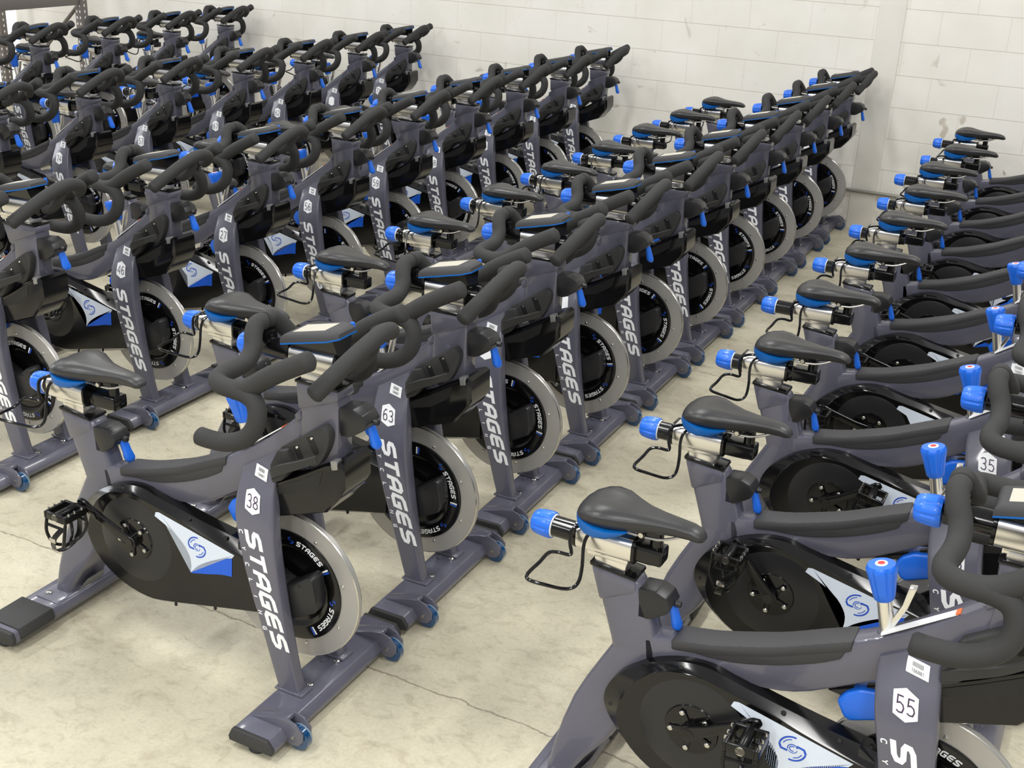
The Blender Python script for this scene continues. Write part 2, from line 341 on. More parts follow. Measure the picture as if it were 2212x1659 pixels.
# -- fork legs
FT = [(.735, -.205, -.085, -.030), (.69, -.208, -.088, -.036), (.66, -.209, -.088, -.045), (.62, -.204, -.083, -.066), (.58, -.197, -.077, -.086), (.53, -.187, -.068, -.101), (.47, -.172, -.060, -.110), (.40, -.157, -.052, -.112), (.33, -.138, -.043, -.113), (.22, -.105, -.026, -.114), (.12, -.076, -.008, -.115), (.055, -.057, .009, -.115)]
FT = [(p.x, q.x, q.y, p.y) for p, q in zip(smooth([(z, x0, 0) for z, x0, x1, y in FT], 4), smooth([(x1, y, 0) for z, x0, x1, y in FT], 4))]
FT = [(z, x0, x1, y) for z, x1, y, x0 in FT]
def skew(z): return max(0, (z - .50) / .18)
def fork_ring(z, s, dz0=0, dz1=0, g=0):
    x0, x1, y = ip(FT, z); th = .019 + .002 * min(1, max(0, (.7 - z) * 4))
    pts = []
    c = Vector(((x0 + x1) / 2, s * (abs(y) - th), z))
    for p in ring_pts(Vector((0, 0, 0)), (x1 - x0) / 2, th, Vector((1, 0, 0)), Vector((0, 1, 0)), .010):
        fx = (p.x + (x1 - x0) / 2) / (x1 - x0)
        pts.append(c + p + Vector((0, 0, dz0 + (dz1 - dz0) * fx)))
    return pts
def fork(s):
    t = new(); rr = []
    for i, z in enumerate([.68 - .01 * j for j in range(20)] + [.47, .44, .40, .36, .32, .28, .24, .20, .16, .12, .08, .055]):
        k = skew(z)
        rr.append(fork_ring(z, s, -.042 * k, .036 * k))
    loft(t, rr); return t
b = fork(-1); leg = link('fork_leg', b, PAINT, bike, 40)
b = fork(1); leg2 = link('fork_leg', b, PAINT, bike, 40)
for s in (-1, 1):
    b = new(); x0, x1, y = ip(FT, .06); prism(b, [(x0 - .012, .060), (x1 + .014, .060), (x1 + .010, .068), (x0 - .008, .068)], *sorted((s * .118, s * .068)), .003); link('fork_foot', b, PAINT, bike)
def onfork(a, w_, h, s=-1):
    """a = distance down the leg from z=.505, w_ = distance from the rear edge"""
    z = .505 - a; zr = z
    for _ in range(6):
        x0, x1, y = ip(FT, zr); fx = w_ / (x1 - x0); zr = z - skew(zr) * (-.042 + .078 * fx)
    x0, x1, y = ip(FT, zr); return Vector((x0 + w_, s * (abs(y) + .0006 + h), z))
def cut_slab(bm, pts2, f, th=.0006, mi=0, step=.005):
    t = new(); n = len(pts2); fc = t.faces.new([t.verts.new((a, c_, 0)) for a, c_ in pts2])
    lo_, hi_ = min(p[1] for p in pts2), max(p[1] for p in pts2); c_ = lo_ + step
    while c_ < hi_:
        bmesh.ops.bisect_plane(t, geom=t.verts[:] + t.edges[:] + t.faces[:], plane_co=(0, c_, 0), plane_no=(0, 1, 0)); c_ += step
    for v in t.verts: v.co = f(v.co.x, v.co.y, th)
    join_in(bm, t, mi)
b = new(); write(b, 'STAGES', lambda a, w_, h: onfork(a, w_ + .036, h), .0405, .038, .014, .0118, .16)
for i, ch in enumerate('CYCLING'):
    write(b, ch, lambda a, w_, h, i=i: onfork(a + i * .0435 + .002, w_ + .012, h), .0085, .011, 0, .0024, 0)
link('leg_lettering', b, WHITE, leg)
def badge_pts(r=.0235): return [(0, -r * 1.30), (r, -r * .86), (r, r * .86), (0, r * 1.30), (-r, r * .86), (-r, -r * .86)]
def badge_mesh(num):
    t = new(); f = lambda a, c, h: onfork((.505 - .580) - c, a + .060, h + .0004)
    rr = badge_pts(); cut_slab(t, rr, f, .0006, 0)
    if num:
        g = lambda a, c, h: f(a - .0175, c - .0145, h + .0012); write(t, num, g, .0150, .029, .005, .0025, 0, .0003, 1)
    me = bpy.data.meshes.new('number_badge'); bmesh.ops.recalc_face_normals(t, faces=t.faces[:]); t.to_mesh(me); t.free()
    me.materials.append(WHITE); me.materials.append(INK); return me
badge = bpy.data.objects.new('number_badge', badge_mesh('')); C.objects.link(badge); badge.parent = bike
b = new()
f = lambda a, c, h: onfork((.505 - .650) - c + a * .06, a + .076, h + .0004)
cut_slab(b, [(-.0215, -.014), (.0215, -.014), (.0215, .014), (-.0215, .014)], f, .0006, 0)
for k in range(9):
    x = -.0105 + k * .0024; slab(b, [(x, .001), (x + .0013, .001), (x + .0013, .009), (x, .009)], lambda a, c, h: f(a, c, h + .0010), .0002, 1)
write(b, '166881', lambda a, c, h: f(a - .0115, c - .009, h + .0010), .003, .006, .0012, .0009, 0, .0002, 1)
link('barcode_label', b, [WHITE, GREYINK], bike)
b = new(); prism(b, [(-.215, .6815), (-.085, .776), (-.083, .774), (-.213, .6795)], -.026, -.006, 0); link('warning_strip', b, WHITE, bike)
b = new(); prism(b, [(-.088, .7745), (-.080, .7805), (-.078, .7785), (-.086, .7725)], -.0262, -.0058, 0); link('orange_tab', b, ORANGE, bike)

# -- front stabiliser with caster forks, caps, feet
b = new()
prism(b, [(-.060, .060), (.044, .060), (.062, .036), (.060, .022), (-.070, .022), (-.072, .036)], -.289, .289, .004)
for s in (-1, 1):
    for q in (-.017, .017):
        yc = s * .215 + q
        prism(b, [(-.055, .058), (.030, .086), (.060, .093), (.088, .084), (.108, .062), (.108, .040), (.095, .024), (.074, .019), (.052, .026), (.030, .05)], yc - .0035, yc + .0035, .0015)
    prism(b, [(-.055, .060), (.055, .092), (.060, .089), (.062, .08), (.03, .056)], s * .215 - .02, s * .215 + .02, .002)
for s in (-1, 1): lathe(b, [(0, .006), (.0, .011), (.004, .011)], (-.03, s * .05, .060), (0, 0, 1), 12)
link('front_stabilizer', b, PAINT, bike, 40)
b = new()
for s in (-1, 1):
    b = new(); lathe(b, [(0, .008), (.004, .008), (.006, .005)], (.005, s * .06, .0605), (0, 0, 1), 14); link('bolt', b, STEEL, bike)
    b = new(); lathe(b, [(0, .0045), (.003, .0045)], (.080, s * .215 - .0205, .045), (0, -1, 0), 12); link('axle_pin', b, STEEL, bike)
for s in (-1, 1):
    b = new(); prism(b, [(-.061, .0605), (.045, .0605), (.063, .036), (.061, .0215), (-.071, .0215), (-.073, .036)], s * .285, s * .299, .003)
    link('end_cap', b, RUBBER, bike)
    b = new(); lathe(b, [(0, .027), (.006, .028), (.012, .022), (.024, .012)], (-.005, s * .262, 0), (0, 0, 1), 22); link('leveling_foot', b, RUBBER, bike)
    b = new(); lathe(b, [(-.011, .012), (-.011, .029), (-.009, .0335), (.009, .0335), (.011, .029), (.011, .012)], (.083, s * .215, .0345), (0, 1, 0), 30)
    wh = link('transport_wheel', b, CASTER, bike)
    b = new(); lathe(b, [(.0105, .026), (.0125, .0275), (.0125, .0325), (.0095, .034), (.006, .0341), (.006, .026)], (.083, s * .215, .0345), (0, 1, 0), 30); link('tread', b, RIMRUB, wh)
# -- rear stabiliser
b = new()
prism(b, [(-.946, .062), (-.834, .062), (-.826, .040), (-.832, .022), (-.950, .022), (-.956, .040)], -.289, .289, .006)
prism(b, [(-.922, .066), (-.840, .066), (-.834, .060), (-.928, .060)], -.125, .125, .002)
link('rear_stabilizer', b, PAINT, bike, 40)
for s in (-1, 1):
    b = new(); lathe(b, [(0, .009), (.004, .009), (.006, .005)], (-.90, s * .098, .066), (0, 0, 1), 14); link('bolt', b, STEEL, bike)
for s in (-1, 1):
    b = new(); y0, y1 = sorted((s * .150, s * .272))
    prism(b, [(-.950, .068), (-.829, .068), (-.820, .041), (-.829, .028), (-.834, .040), (-.842, .060), (-.94, .060), (-.952, .028), (-.96, .041)], y0, y1, .004); link('rubber_pad', b, RUBBER, bike)
    b = new(); prism(b, [(-.947, .0625), (-.833, .0625), (-.825, .040), (-.831, .0215), (-.951, .0215), (-.957, .040)], s * .285, s * .299, .003); link('end_cap', b, RUBBER, bike)
    b = new(); lathe(b, [(0, .027), (.006, .028), (.012, .022), (.024, .012)], (-.89, s * .262, 0), (0, 0, 1), 22); link('leveling_foot', b, RUBBER, bike)
b = new(); t_ = lambda a, c, h: Vector((-.852 + .13 * (c) + .003 + h, a, .10 + c)); slab(b, [(-.048, -.022), (.044, -.022), (.036, .022), (-.030, .022)], lambda a, c, h: Vector((-.8475 + .006 + (c + .022) * .66 + .002 + h, a, .085 + c)), .001)
link('serial_plate', b, SILVER, bike)

# -- flywheel
FX, FZ = -.088, .314
fly = bpy.data.objects.new('flywheel', None)
b = new(); lathe(b, [(.0085, .118), (-.0085, .118), (-.0085, .2095), (-.0065, .212), (.0065, .212), (.0085, .2095), (.0085, .118)], (0, 0, 0), (0, 1, 0), 96, close=False)
fly = link('flywheel', b, DISC, bike, 25, (FX, 0, FZ))
b = new()
for q in (-1, 1): lathe(b, [(q * .0080, .2088), (q * .0090, .2105), (q * .0070, .2127), (q * .0060, .2124)], (0, 0, 0), (0, 1, 0), 96, close=False)
link('polished_rim', b, EDGE, fly)
b = new()
lathe(b, [(-.006, .02), (-.006, .108), (-.0125, .118), (-.0150, .124), (-.0150, .154), (-.0130, .159), (-.0086, .160)], (0, 0, 0), (0, 1, 0), 72, close=False)
lathe(b, [(.006, .02), (.006, .108), (.0150, .124), (.0150, .154), (.0086, .160)], (0, 0, 0), (0, 1, 0), 72, close=False)
lathe(b, [(-.02, .0), (-.02, .03), (.02, .03), (.02, 0)], (0, 0, 0), (0, 1, 0), 24)
link('rim_cover', b, GLOSS, fly)
b = new()
for k in range(10): 
    a = 2 * PI * (k + .35) / 8
    if k < 8: lathe(b, [(0, .0045), (.0025, .0045), (.004, .003)], (math.cos(a) * .172, -.0085, math.sin(a) * .172), (0, -1, 0), 10)
link('bolt', b, STEEL, fly)
b = new(); bb = new()
for q in range(4):
    th0 = math.radians(88 - q * 90)
    def arc(a, r, h, th0=th0):
        th = th0 - a / .138; rr = .1305 + r; return Vector((math.cos(th) * rr, -.0152 - h, math.sin(th) * rr))
    write(b, 'STAGES', lambda a, r, h: arc(a + .024, r + .0015, h), .0115, .0118, .0038, .0031, .18)
    slab(b, [(.127, -.004), (.1315, -.004), (.1315, .019), (.127, .019)], arc)
    slab(bb, [(.1335, -.004), (.138, -.004), (.138, .019), (.1335, .019)], arc)
    for pl_ in ([(-.004, .010), (-.001, .015), (.004, .016)], [(-.004, .010), (.003, .008)], [(.004, .001), (.010, .0), (.013, .006), (.006, .008)], [(.003, -.001), (.008, .001)]):
        for r_ in ribbon(pl_, .0025): slab(bb, r_, arc)
link('rim_lettering', b, WHITE, fly); link('rim_logo', bb, LBLUE, fly)

# -- chain guard
gb = smooth([(-.16, .425, 0), (-.30, .445, 0), (-.40, .463, 0), (-.49, .481, 0), (-.54, .492, 0), (-.60, .487, 0), (-.665, .463, 0), (-.714, .430, 0), (-.752, .393, 0), (-.775, .345, 0), (-.772, .300, 0), (-.74, .252, 0), (-.70, .212, 0), (-.66, .184, 0), (-.60, .160, 0), (-.53, .148, 0), (-.47, .156, 0), (-.30, .196, 0), (-.155, .232, 0)], 3)
gf = smooth([(-.155, .390, 0), (-.28, .417, 0), (-.382, .444, 0), (-.44, .457, 0), (-.49, .466, 0), (-.545, .476, 0), (-.60, .473, 0), (-.65, .455, 0), (-.695, .415, 0), (-.722, .365, 0), (-.735, .318, 0), (-.725, .274, 0), (-.694, .232, 0), (-.65, .200, 0), (-.595, .177, 0), (-.53, .166, 0), (-.47, .173, 0), (-.30, .212, 0), (-.15, .246, 0)], 3)
# (outer skin at full size sits at the back, the face is the smaller outline)
b = new(); loft(b, [[Vector((p.x, y, p.y)) for p in o_] for o_, y in ((gb, -.020), (gb, -.0545))] + [[Vector((p.x * .12 + q.x * .88, -.0735, p.y * .12 + q.y * .88)) for p, q in zip(gb, gf)], [Vector((p.x, -.0775, p.y)) for p in gf]])
guard = link('chain_guard', b, [GLOSS], bike, 30)
b = new(); lathe(b, [(0, .125), (.0012, .122), (.0012, .05)], (-.555, -.0774, .340), (0, -1, 0), 48)
link('crank_recess', b, SATIN, guard)
b = new()
for x, z in ((-.60, .478), (-.37, .453), (-.25, .432), (-.44, .165), (-.30, .20)): lathe(b, [(0, .006), (.0012, .005)], (x, -.0655, z), (0, -1, .35), 10)
lathe(b, [(0, .006), (.0012, .005)], (-.755, -.066, .322), (0, -1, 0), 10)
link('screw_recess', b, DARK, guard)
fs = lambda x, z, h: Vector((x, -.0780 - h, z))
b = new()
bot = smooth([(-.365, .298, 0), (-.34, .325, 0), (-.30, .352, 0), (-.26, .372, 0), (-.221, .386, 0)], 3)
left = smooth([(-.479, .436, 0), (-.43, .413, 0), (-.39, .385, 0), (-.366, .35, 0), (-.362, .32, 0), (-.366, .297, 0)], 3)
slab(b, [(p.x, p.y) for p in left] + [(p.x, p.y) for p in bot] + [(-.213, .397), (-.463, .451), (-.474, .449)], fs, .0006)
link('white_decal', b, STWHITE, guard)
b = new(); low = smooth([(-.225, .329, 0), (-.26, .324, 0), (-.31, .310, 0), (-.360, .297, 0)], 3)
slab(b, [(p.x, p.y - .001) for p in bot] + [(p.x, p.y) for p in low], fs, .0006); link('blue_decal', b, STBLUE, guard)
b = new(); lx, lz = -.338, .383; ff = lambda x, z, h: Vector((lx + x, -.0787 - h, lz + z))
def arcp(r, a0, a1, n=10, cx=0, cz=0): return [(cx + r * math.cos(math.radians(a0 + (a1 - a0) * i / n)), cz + r * math.sin(math.radians(a0 + (a1 - a0) * i / n))) for i in range(n + 1)]
for st, w_ in ((arcp(.029, 80, 170), .004), ([(-.029, .004), (-.024, -.006), (-.010, -.008)], .005), (arcp(.022, 100, 160), .002), (arcp(.029, -100, -10), .004), ([(.029, -.004), (.024, .006), (.008, .009)], .005), (arcp(.022, -80, -20), .002), (arcp(.0105, 20, 200), .0022), (arcp(.0105, 220, 350), .0015), (arcp(.006, 60, 300), .002)):
    for r_ in ribbon(st, w_): slab(b, r_, ff, .0003)
link('guard_logo', b, LBLUE, guard)
# -- hub cover in front of the flywheel
b = new()
prism(b, [(-.17, .33), (-.072, .352), (-.042, .360), (.014, .400), (.028, .392), (.038, .330), (.030, .296), (-.045, .252), (-.17, .27)], -.072, -.02, .006)
prism(b, [(-.21, .435), (-.15, .395), (-.05, .352), (-.05, .262), (-.21, .23)], -.068, -.02, .004)
hub = link('hub_cover', b, SATIN, bike, 35)
b = new(); lathe(b, [(0, .004), (.0006, .004)], (-.012, -.0721, .366), (0, -1, 0), 10); link('hub_screw', b, DARK, hub)

# -- cover under the head tube
b = new()
pf = [(-.113, .600), (-.100, .628), (-.02, .672), (.072, .728), (.108, .742), (.120, .735), (.122, .672), (.104, .640), (.066, .594), (-.02, .563), (-.095, .536)]
rr = []
for y, k in ((-.060, .93), (-.054, 1), (.054, 1), (.060, .93)):
    cx, cz = 0, .64; rr.append([Vector((cx + (x - cx) * k, y, cz + (z - cz) * k)) for x, z in pf])
loft(b, rr)
shell = link('front_shroud', b, GLOSS, bike, 35)
b = new()
slab(b, [(-.090, .622), (-.02, .660), (.06, .708), (.05, .668), (-.01, .628), (-.088, .606)], lambda x, z, h: Vector((x, -.0604 - h, z)), .001); link('recess', b, DARK, shell)
b = new(); prism(b, [(.082, .741), (.102, .7465), (.104, .722), (.086, .716)], -.0613, -.040, .002); link('latch', b, SILVER, shell)
# -- bottle holder on the side of the frame
b = new()
out = smooth([(-.066, .738, 0), (-.01, .778, 0), (.052, .820, 0), (.066, .822, 0), (.078, .806, 0), (.074, .775, 0), (.058, .738, 0), (.036, .712, 0), (-.01, .708, 0), (-.05, .694, 0), (-.085, .672, 0)], 2)
o2 = [(p.x, p.y) for p in out]
def inset_hole(c, w_, h_, a):
    ca, sa = math.cos(a), math.sin(a); return [(c[0] + u * ca - v * sa, c[1] + u * sa + v * ca) for u, v in [(-w_, -h_ * .7), (-w_ * .6, -h_), (w_ * .6, -h_), (w_, -h_ * .7), (w_, h_), (-w_, h_)]]
prism(b, o2, -.058, -.030, .003)
prism(b, [(-.09, .690), (-.066, .735), (-.035, .745), (-.02, .70), (-.055, .655), (-.085, .640)], -.075, -.03, .006)
# lower cradle lip
pts = smooth([(-.085, -.072, .660), (-.065, -.092, .682), (-.03, -.100, .705), (.015, -.096, .726), (.055, -.078, .744)], 5)
t = new(); rings = []
for i, p in enumerate(pts):
    T = (pts[min(i + 1, len(pts) - 1)] - pts[max(i - 1, 0)]).normalized(); U = Vector((0, -.25, 1)).normalized(); V = T.cross(U).normalized()
    hw = .022 - .012 * abs(i / (len(pts) - 1) - .3); rings.append([p + U * hw * .8 + V * .003, p - U * hw * .6 + V * .003, p - U * hw * .6 - V * .003, p + U * hw * .8 - V * .003])
loft(t, rings); join_in(b, t)
holder = link('bottle_holder', b, RUBBER, bike, 35)
b = new(); bw = new()
for c_, w_, h_ in (((-.012, .737), .0085, .019), ((.032, .768), .0095, .024)):
    slab(b, inset_hole(c_, w_, h_, .45), lambda x, z, h: Vector((x, -.0583 - h, z)), .0006)
    lathe(bw, [(0, .004), (.002, .003)], (c_[0] - .004, -.0588, c_[1] + h_ * .75), (0, -1, 0), 10)
link('slot', b, DARK, holder); link('slot_bolt', bw, STEEL, holder)
# -- blue brake pad cover over the flywheel
b = new()
prism(b, [(-.276, .494), (-.262, .520), (-.235, .538), (-.150, .556), (-.12, .54), (-.13, .50), (-.20, .474), (-.244, .455), (-.258, .462)], -.026, .026, .010, seg=3)
link('brake_shoe', b, BLUE, bike, 50)
b = new(); prism(b, [(-.30, .505), (-.15, .575), (-.13, .555), (-.25, .50)], -.012, .012, .003); link('brake_arm', b, SATIN, bike)

# -- saddle and its slider
SZ = .692
b = new(); prism(b, [(-.838, .612), (-.842, .672), (-.762, .672), (-.766, .612)], -.024, .024, .006); link('seat_post', b, CHROME, bike)
b = new()
loft(b, [ring_pts(Vector((x, 0, .700)), .036 * k, .029 * k, Vector((0, 1, 0)), Vector((0, 0, 1)), .017) for x, k in ((-.886, .93), (-.884, 1), (-.752, 1), (-.750, .93))])
box(b, (-.81, 0, .672), (.10, .052, .02), .004)
link('slider_housing', b, CHROME, bike, 40)
b = new()
loft(b, [ring_pts(Vector((x, 0, .700)), .037, .030, Vector((0, 1, 0)), Vector((0, 0, 1)), .017) for x in (-.7505, -.7445)])
link('slider_cap', b, GLOSS, bike)
b = new(); loft(b, [ring_pts(Vector((x, 0, .700)), .037, .030, Vector((0, 1, 0)), Vector((0, 0, 1)), .017) for x in (-.8915, -.8855)])
link('slider_cap', b, GLOSS, bike)
b = new()
loft(b, [ring_pts(Vector((x, 0, .697)), .026 * k, .020 * k, Vector((0, 1, 0)), Vector((0, 0, 1)), .007) for x, k in ((-.76, 1), (-.712, 1), (-.70, .95), (-.688, .95), (-.686, .85))])
lathe(b, [(-.125, .024), (.062, .024)], (-.890, 0, SZ), (-1, 0, 0), 28)
lathe(b, [(0, .016), (.008, .0145), (.045, .0145)], (-.707, 0, .712), (0, 0, 1), 18)
box(b, (-.722, 0, .755), (.055, .044, .022), .005); lathe(b, [(-.026, .009), (.026, .009)], (-.735, 0, .748), (0, 1, 0), 14)
link('saddle_mount', b, GLOSS, bike, 40)
b = new()
for s in (-1, 1):
    tube(b, [(-.845, s * .022, .748), (-.79, s * .022, .744), (-.70, s * .020, .744), (-.64, s * .010, .766), (-.615, s * .005, .772)], .0035, 8, 4)
    lathe(b, [(0, .006), (.003, .006)], (-.735, s * .027, .748), (0, s, 0), 10)
link('saddle_rail', b, STEEL, bike)
b = new()
lathe(b, [(0, .026), (.003, .028)], (-.951, 0, SZ), (-1, 0, 0), 30, 1)
K = [(0, .0295), (.004, .031), (.012, .0315), (.030, .030), (.044, .027), (.050, .022), (.052, .012), (.052, 0.001)]
def fluted(bm, prof, c, axis, n=8, mi=0, depth=.0022):
    A = Vector(axis).normalized(); ref = Vector((0, 0, 1)) if abs(A.z) < .9 else Vector((1, 0, 0)); U = (ref - A * ref.dot(A)).normalized(); V = A.cross(U); c = Vector(c); seg = n * 8
    rings = []
    for h, r in prof:
        row = []
        for k in range(seg):
            a = 2 * PI * k / seg; ph = (k % 8) / 8; d = depth if ph in (0, .125) else 0
            row.append(bm.verts.new(c + A * h + (U * math.cos(a) + V * math.sin(a)) * max(.0005, r - d * (1 if .003 < h < prof[-3][0] else 0))))
        rings.append(row)
    for a, q in zip(rings, rings[1:]):
        for k in range(seg): bm.faces.new((a[k], a[(k + 1) % seg], q[(k + 1) % seg], q[k])).material_index = mi
    bm.faces.new(rings[0][::-1]).material_index = mi; bm.faces.new(rings[-1]).material_index = mi
fluted(b, K, (-.9535, 0, SZ), (-1, 0, 0)); link('saddle_knob', b, [BLUE, WHITE], bike, 40)
b = new()  # saddle shell
sec = [(-.886, .022, .774, .026, 0), (-.881, .046, .785, .032, .001), (-.870, .064, .794, .038, .004), (-.852, .077, .801, .042, .008), (-.828, .081, .806, .044, .011), (-.80, .075, .806, .046, .010), (-.77, .060, .801, .042, .007), (-.74, .045, .797, .038, .004), (-.70, .033, .794, .036, .001), (-.66, .0265, .792, .034, 0), (-.63, .0245, .789, .031, 0), (-.613, .0225, .783, .027, 0), (-.604, .018, .776, .020, 0), (-.599, .009, .768, .010, 0)]
rings = []
for x, hw, zt, dp, gr in sec:
    ring = []
    for k in range(20):
        a = 2 * PI * k / 20; u = math.cos(a); v = math.sin(a)
        y = hw * (abs(u) ** .8) * (1 if u >= 0 else -1)
        if v >= 0: z = zt - .022 * min(1, hw / .05) * (1 - abs(v) ** .9) - gr * max(0, 1 - (y / (hw * .45)) ** 2)
        else: z = zt - .022 * min(1, hw / .05) - (dp - .012) * abs(v) ** .5; y *= .93
        ring.append(Vector((x, y, z)))
    rings.append(ring)
loft(b, rings); sd = link('saddle', b, LEATHER, bike, 60)
b = new(); rings = []
BD = [(-.886, .0205, .768, .756), (-.8815, .0450, .770, .750), (-.8705, .0635, .770, .743), (-.852, .0765, .767, .738), (-.828, .0805, .761, .735), (-.80, .0750, .757, .737), (-.778, .0645, .757, .745), (-.760, .0545, .758, .755)]
for x, hw, zt2, zb in BD: rings.append([Vector((x, -hw, zt2)), Vector((x, -hw * .985, (zt2 * .4 + zb * .6))), Vector((x, -hw * .9, zb)), Vector((x, hw * .9, zb)), Vector((x, hw * .985, (zt2 * .4 + zb * .6))), Vector((x, hw, zt2))])
loft(b, rings); link('saddle_band', b, BLUEB, sd, 50)
# -- wire dumbbell rack behind the saddle
b = new()
for s in (-1,):
    pass
rk = [(-.80, -.018, .735), (-.86, -.030, .736), (-.885, -.052, .728), (-.886, -.060, .70), (-.880, -.064, .672), (-.905, -.078, .677), (-.925, -.084, .672), (-.936, -.105, .655), (-.940, -.150, .650), (-.930, -.170, .648), (-.90, -.150, .634), (-.865, -.108, .612), (-.848, -.088, .622), (-.846, -.076, .66), (-.852, -.062, .70), (-.848, -.050, .725), (-.83, -.034, .736), (-.79, -.024, .736)]
tube(b, rk, .0042, 8, 4); link('weight_rack', b, GLOSS, bike)
# -- seat clamp block and lever
def clamp(x0, zc, tilt):
    t = new(); prism(t, [(x0, zc + .032), (x0 + .040, zc + .036), (x0 + .066, zc + .026), (x0 + .078, zc + .006), (x0 + .070, zc - .012), (x0 + .038, zc - .034), (x0 + .022, zc - .040), (x0 + .003, zc - .040)], -.030, .030, .003)
    lathe(t, [(0, .008), (.012, .007)], (x0 + .078, .004, zc + .002), (1, 0, 0), 12)
    return t
b = clamp(-.728, .585, 0); cl = link('seat_clamp', b, SATIN, bike, 40)
def lever(x, y, z):
    t = new(); rings = []
    for i, (d, wy, wx) in enumerate([(0, .008, .005), (.010, .011, .007), (.022, .013, .008), (.040, .013, .009), (.058, .016, .010), (.066, .014, .009), (.071, .008, .006)]):
        c_ = Vector((x + d * .25, y + d * .12, z - d)); rings.append(ring_pts(c_, wx, wy, Vector((1, 0, 0)), Vector((0, 1, 0)), min(wx, wy) * .8))
    loft(t, rings); return t
b = lever(-.660, .006, .588); link('lever', b, BLUE, cl, 60)
b = new(); tube(b, [(-.658, .006, .60), (-.658, .006, .584)], .0035, 8, 1); link('lever_pin', b, STEEL, cl)

# -- handlebar post, slider, clamp
b = new(); prism(b, [(-.026, .895), (-.026, .940), (.066, .940), (.066, .895)], -.026, .026, .006); link('handlebar_post', b, CHROME, bike)
HZ = .968
b = new(); loft(b, [ring_pts(Vector((x, 0, HZ)), .037 * k, .032 * k, Vector((0, 1, 0)), Vector((0, 0, 1)), .018) for x, k in ((-.052, .93), (-.050, 1), (.076, 1), (.078, .93))])
box(b, (.015, 0, .935), (.10, .05, .02), .004); link('bar_slider_housing', b, CHROME, bike, 40)
b = new()
for xx in ((-.058, -.0515), (.0775, .084)):
    loft(b, [ring_pts(Vector((x, 0, HZ)), .038, .033, Vector((0, 1, 0)), Vector((0, 0, 1)), .018) for x in xx]); link('bar_slider_cap', b, GLOSS, bike); b = new()
lathe(b, [(-.145, .025), (.09, .025)], (-.056, 0, HZ + .002), (-1, 0, 0), 28)
lathe(b, [(0, .031), (.018, .030), (.026, .022)], (.083, 0, HZ), (1, 0, 0), 28)
box(b, (-.128, 0, .99), (.045, .05, .05), .01)
link('bar_slider', b, GLOSS, bike, 40)
b = new(); fluted(b, K, (-.150, 0, .966), (-1, 0, -.05)); link('bar_knob', b, BLUE, bike, 40)
b = new()
for s in (-1, 1):
    tube(b, [(-.128, 0, 1.032), (-.130, s * .028, 1.032), (-.122, s * .052, 1.013), (-.110, s * .070, .987), (-.106, s * .100, .966), (-.109, s * .140, .960), (-.114, s * .176, .957), (-.108, s * .202, .952), (-.080, s * .213, .948), (-.025, s * .214, .945), (.006, s * .216, .934), (.020, s * .222, .908), (.016, s * .230, .872), (-.010, s * .237, .842), (-.055, s * .242, .824), (-.105, s * .243, .820), (-.140, s * .243, .822)], .022, 16, 4)
    tube(b, [(-.060, s * .212, .944), (-.015, s * .208, .956), (.035, s * .202, .990), (.085, s * .196, 1.020), (.150, s * .190, 1.054)], .0235, 16, 4)
tube(b, [(.134, -.170, .956), (.152, -.120, .988), (.172, -.060, 1.024), (.184, .000, 1.048), (.182, .050, 1.052), (.165, .105, 1.035), (.120, .150, 1.008), (.07, .190, .985)], .0215, 16, 5)
tube(b, [(.10, 0, .968), (.135, .0, .972), (.162, .012, .998), (.176, .018, 1.035)], .016, 14, 5)
link('handlebar', b, FOAM, bike, 60)
b = clamp(.088, .838, 0); cl2 = link('bar_clamp', b, SATIN, bike, 40)
b = lever(.146, .012, .834); link('lever', b, BLUE, cl2, 60)
b = new(); tube(b, [(.148, .012, .85), (.148, .012, .83)], .0035, 8, 1); link('lever_pin', b, STEEL, cl2)
# -- console
b = new()
ang = math.atan2(.040, .165); Rt = Matrix.Rotation(-ang, 3, 'Y'); oc = Vector((.010, 0, 1.030))
con = [(-.074, -.052), (.062, -.052), (.088, -.034), (.088, .034), (.062, .052), (-.074, .052)]
def conf(a, c_, h): return oc + Rt @ Vector((a, c_, h))
loft(b, [[conf(a * k, c_ * k, h) for a, c_ in con] for h, k in ((-.006, .97), (-.004, 1.0), (.006, .99), (.013, .92), (.0165, .82))])
con_o = link('console', b, PAD, bike, 35)
b = new(); loft(b, [[conf(a * k, c_ * k, h) for a, c_ in con] for h, k in ((-.0072, .98), (-.0072, 1.006), (-.0035, 1.008), (-.0035, 1.0))]); link('console_trim', b, BLUEB, con_o, 35)
b = new(); slab(b, [(-.048, -.030), (.048, -.030), (.048, .030), (-.048, .030)], lambda a, c_, h: conf(a, c_, h + .0167), .0006); link('screen', b, SCREEN, con_o)
b = new(); box(b, conf(.0745, .0425, .006), (.012, .006, .018), .002, Rt); link('console_button', b, BLUE, con_o)
b = new(); loft(b, [[Vector((x, y, z)) for x, y, z in ((-.055, -.026, .998), (.085, -.026, .998), (.085, .026, .998), (-.055, .026, .998))], [Vector(conf(a, c_, -.006)) for a, c_ in ((-.075, -.040), (.070, -.040), (.070, .040), (-.075, .040))]]); link('console_bracket', b, GLOSS, con_o)
